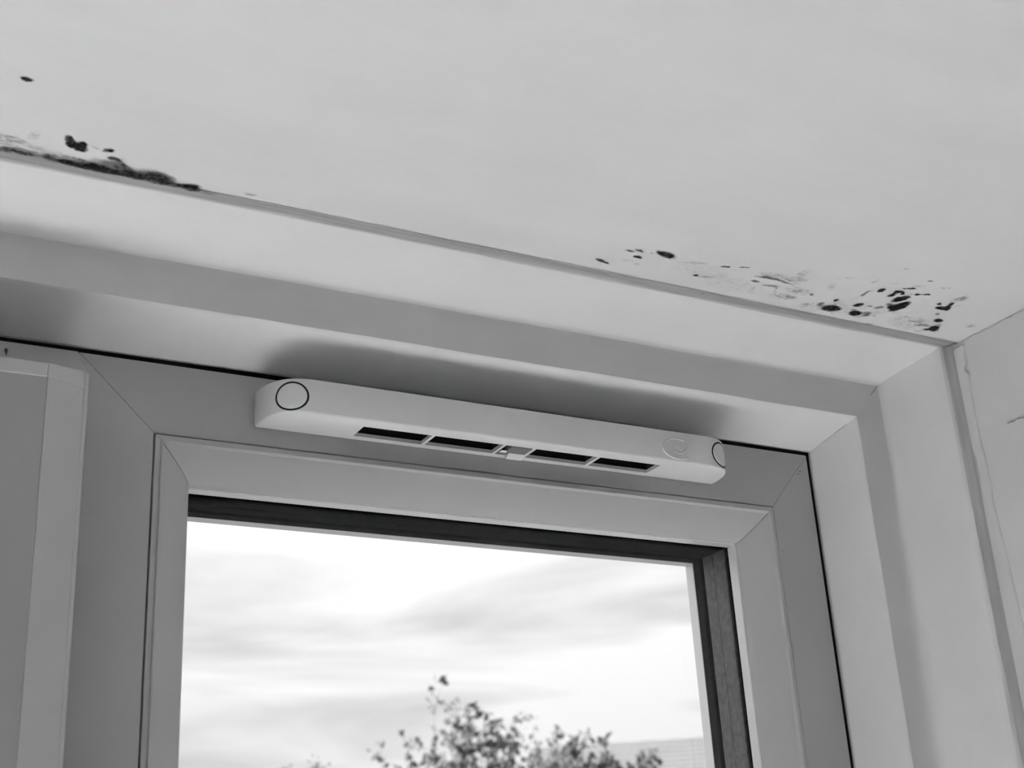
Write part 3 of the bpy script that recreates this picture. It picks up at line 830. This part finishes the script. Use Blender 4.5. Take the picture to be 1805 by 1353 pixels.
def tree(name, base, crown, rad, targets, leaf, nleaf, m_leaf, label, cat, group, seed, upright=0.5):
    rs = random.Random(seed)
    t = tag(empty(name, (base[0], base[1], G)), label, cat, group)
    bx, by = base
    top = crown[2] + rad[2]
    v, f = [], []
    def tube(pts, r0, r1, n=5):
        b0 = len(v)
        for k, p in enumerate(pts):
            d = (pts[min(k + 1, len(pts) - 1)] - pts[max(k - 1, 0)]).normalized()
            a = d.orthogonal().normalized()
            b = d.cross(a)
            r = r0 + (r1 - r0) * k / (len(pts) - 1)
            for i in range(n):
                th = 2 * math.pi * i / n
                v.append(tuple(p + a * r * math.cos(th) + b * r * math.sin(th)))
        for k in range(len(pts) - 1):
            for i in range(n):
                f.append((b0 + k * n + i, b0 + k * n + (i + 1) % n, b0 + (k + 1) * n + (i + 1) % n, b0 + (k + 1) * n + i))
    def bez(a, b, c, n):
        return [a * (1 - s) ** 2 + b * 2 * s * (1 - s) + c * s * s for s in [i / n for i in range(n + 1)]]
    z_fork = G + (crown[2] - rad[2] * 0.9 - G) * 0.9
    fork = Vector((bx, by, z_fork))
    tube([Vector((bx, by, G - 0.05)), Vector((bx + 0.03, by, (G + z_fork) / 2)), fork, Vector((crown[0], crown[1], crown[2]))], 0.13, 0.05, 8)
    trunk_n = (len(v), len(f))
    tips = []
    for i in range(targets):
        while True:
            p = Vector((rs.uniform(-1, 1), rs.uniform(-1, 1), rs.uniform(-0.9, 1)))
            if 0.12 < p.x ** 4 + p.y ** 4 + abs(p.z) ** 3 < 1:
                break
        tip = Vector((crown[0] + p.x * rad[0], crown[1] + p.y * rad[1], crown[2] + p.z * rad[2] * (0.86 + 0.2 * rs.random())))
        st = fork.lerp(Vector(crown), rs.random())
        mid = Vector((st.x + (tip.x - st.x) * (0.65 + 0.35 * upright), st.y + (tip.y - st.y) * (0.65 + 0.35 * upright), st.z + (tip.z - st.z) * (0.55 - 0.25 * upright)))
        pts = bez(st, mid, tip, 6)
        tube(pts, 0.035, 0.008)
        for q in (3, 4, 5, 5, 6):
            d = Vector((rs.uniform(-1, 1), rs.uniform(-1, 1), rs.uniform(0.2, 1.6))).normalized() * rs.uniform(0.2, 0.5)
            e = pts[q] + d
            tube([pts[q], pts[q] + d * 0.5 + Vector((0, 0, 0.03)), e], 0.010, 0.004, 4)
            tips.append((pts[q], e))
        tips.append((pts[4], tip))
    br = obj('branches', v, f, M_BARK, t, smooth=True)
    lv, lf = [], []
    for i in range(nleaf):
        a, b = rs.choice(tips)
        c = a.lerp(b, rs.uniform(0.15, 1.08)) + Vector((rs.gauss(0, 1), rs.gauss(0, 1), rs.gauss(0, 1))) * leaf * 0.6
        n_ = Vector((rs.gauss(0, 1), rs.gauss(0, 1), rs.gauss(0, 1))).normalized()
        u = n_.orthogonal().normalized() * leaf * rs.uniform(0.4, 0.8)
        w = n_.cross(u).normalized() * leaf * rs.uniform(0.25, 0.5)
        b0 = len(lv)
        k = n_ * leaf * 0.12
        lv += [tuple(c - u), tuple(c - u * 0.2 + w + k), tuple(c + u), tuple(c - u * 0.2 - w + k)]
        lf += [(b0, b0 + 1, b0 + 2), (b0, b0 + 2, b0 + 3)]
    fo = obj('foliage', lv, lf, m_leaf, t)
    fo['kind'] = 'stuff'
    return t
tree('blossom_tree', (10.2, 20.0), (10.25, 20.0, 1.35), (1.80, 1.2, 2.20), 120, 0.14, 9500, M_LEAF, 'loose light-crowned tree outside, tallest in the window', 'tree', 'trees outside the window', 11, 0.9)
tree('shrub_tree', (14.3, 24.5), (14.3, 24.5, 2.2), (0.75, 0.8, 1.75), 36, 0.13, 3600, M_LEAF, 'slim twiggy tree outside, between the tallest tree and the dense hedge tree', 'tree', 'trees outside the window', 21, 1.0)
tree('hedge_tree', (11.35, 17.5), (11.35, 17.5, 1.35), (0.90, 0.7, 1.35), 60, 0.14, 9000, M_LEAFD, 'dense darker tree outside, near the right of the glass', 'tree', 'trees outside the window', 31, 0.8)
tree('blossom_tree', (9.25, 25.0), (9.25, 25.0, 1.75), (0.62, 0.7, 1.62), 44, 0.12, 4200, M_LEAF, 'small low treetop outside, near the left of the glass', 'tree', 'trees outside the window', 41, 0.8)

# neighbouring house, only its roof shows behind the hedge tree
def house():
    t = tag(empty('house', (33, 47, G)), 'neighbouring house with a plain grey roof, behind the dense tree', 'house')
    d = Vector((2.07, -1.23, 0)).normalized()
    p = Vector((d.y, -d.x, 0))                   # towards the camera
    if p.y > 0:
        p = -p
    o = Vector((30.3, 45.3, 0)) - d * 4.0
    L, W, zr, ze = 16.0, 4.2, 7.3, 4.6
    def P(a, b, z):
        q = o + d * a + p * b
        return (q.x, q.y, z)
    v = [P(a, b, z) for a in (0, L) for (b, z) in ((-W, G), (-W, ze), (0, zr - 0.25), (W, ze), (W, G))]
    obj('wall', v, [(0, 1, 2, 3, 4), (5, 6, 7, 8, 9), (0, 1, 6, 5), (3, 4, 9, 8), (0, 4, 9, 5)], M_RENDER, t)
    rv, rf = [], []
    for sgn in (1, -1):
        n = 14
        for k in range(n):                        # overlapping tile courses
            a0, a1 = k / n, (k + 1) / n
            z0_, z1_ = zr + (ze - 0.2 - zr) * a0, zr + (ze - 0.2 - zr) * a1
            b0 = len(rv)
            rv += [P(-0.3, sgn * (W + 0.4) * a0, z0_), P(L + 0.3, sgn * (W + 0.4) * a0, z0_), P(L + 0.3, sgn * (W + 0.4) * a1, z1_ + 0.05), P(-0.3, sgn * (W + 0.4) * a1, z1_ + 0.05),
                   P(-0.3, sgn * (W + 0.4) * a1, z1_), P(L + 0.3, sgn * (W + 0.4) * a1, z1_)]
            rf += [(b0, b0 + 1, b0 + 2, b0 + 3), (b0 + 3, b0 + 2, b0 + 5, b0 + 4)]
    obj('roof', rv, rf, M_ROOF, t)
house()
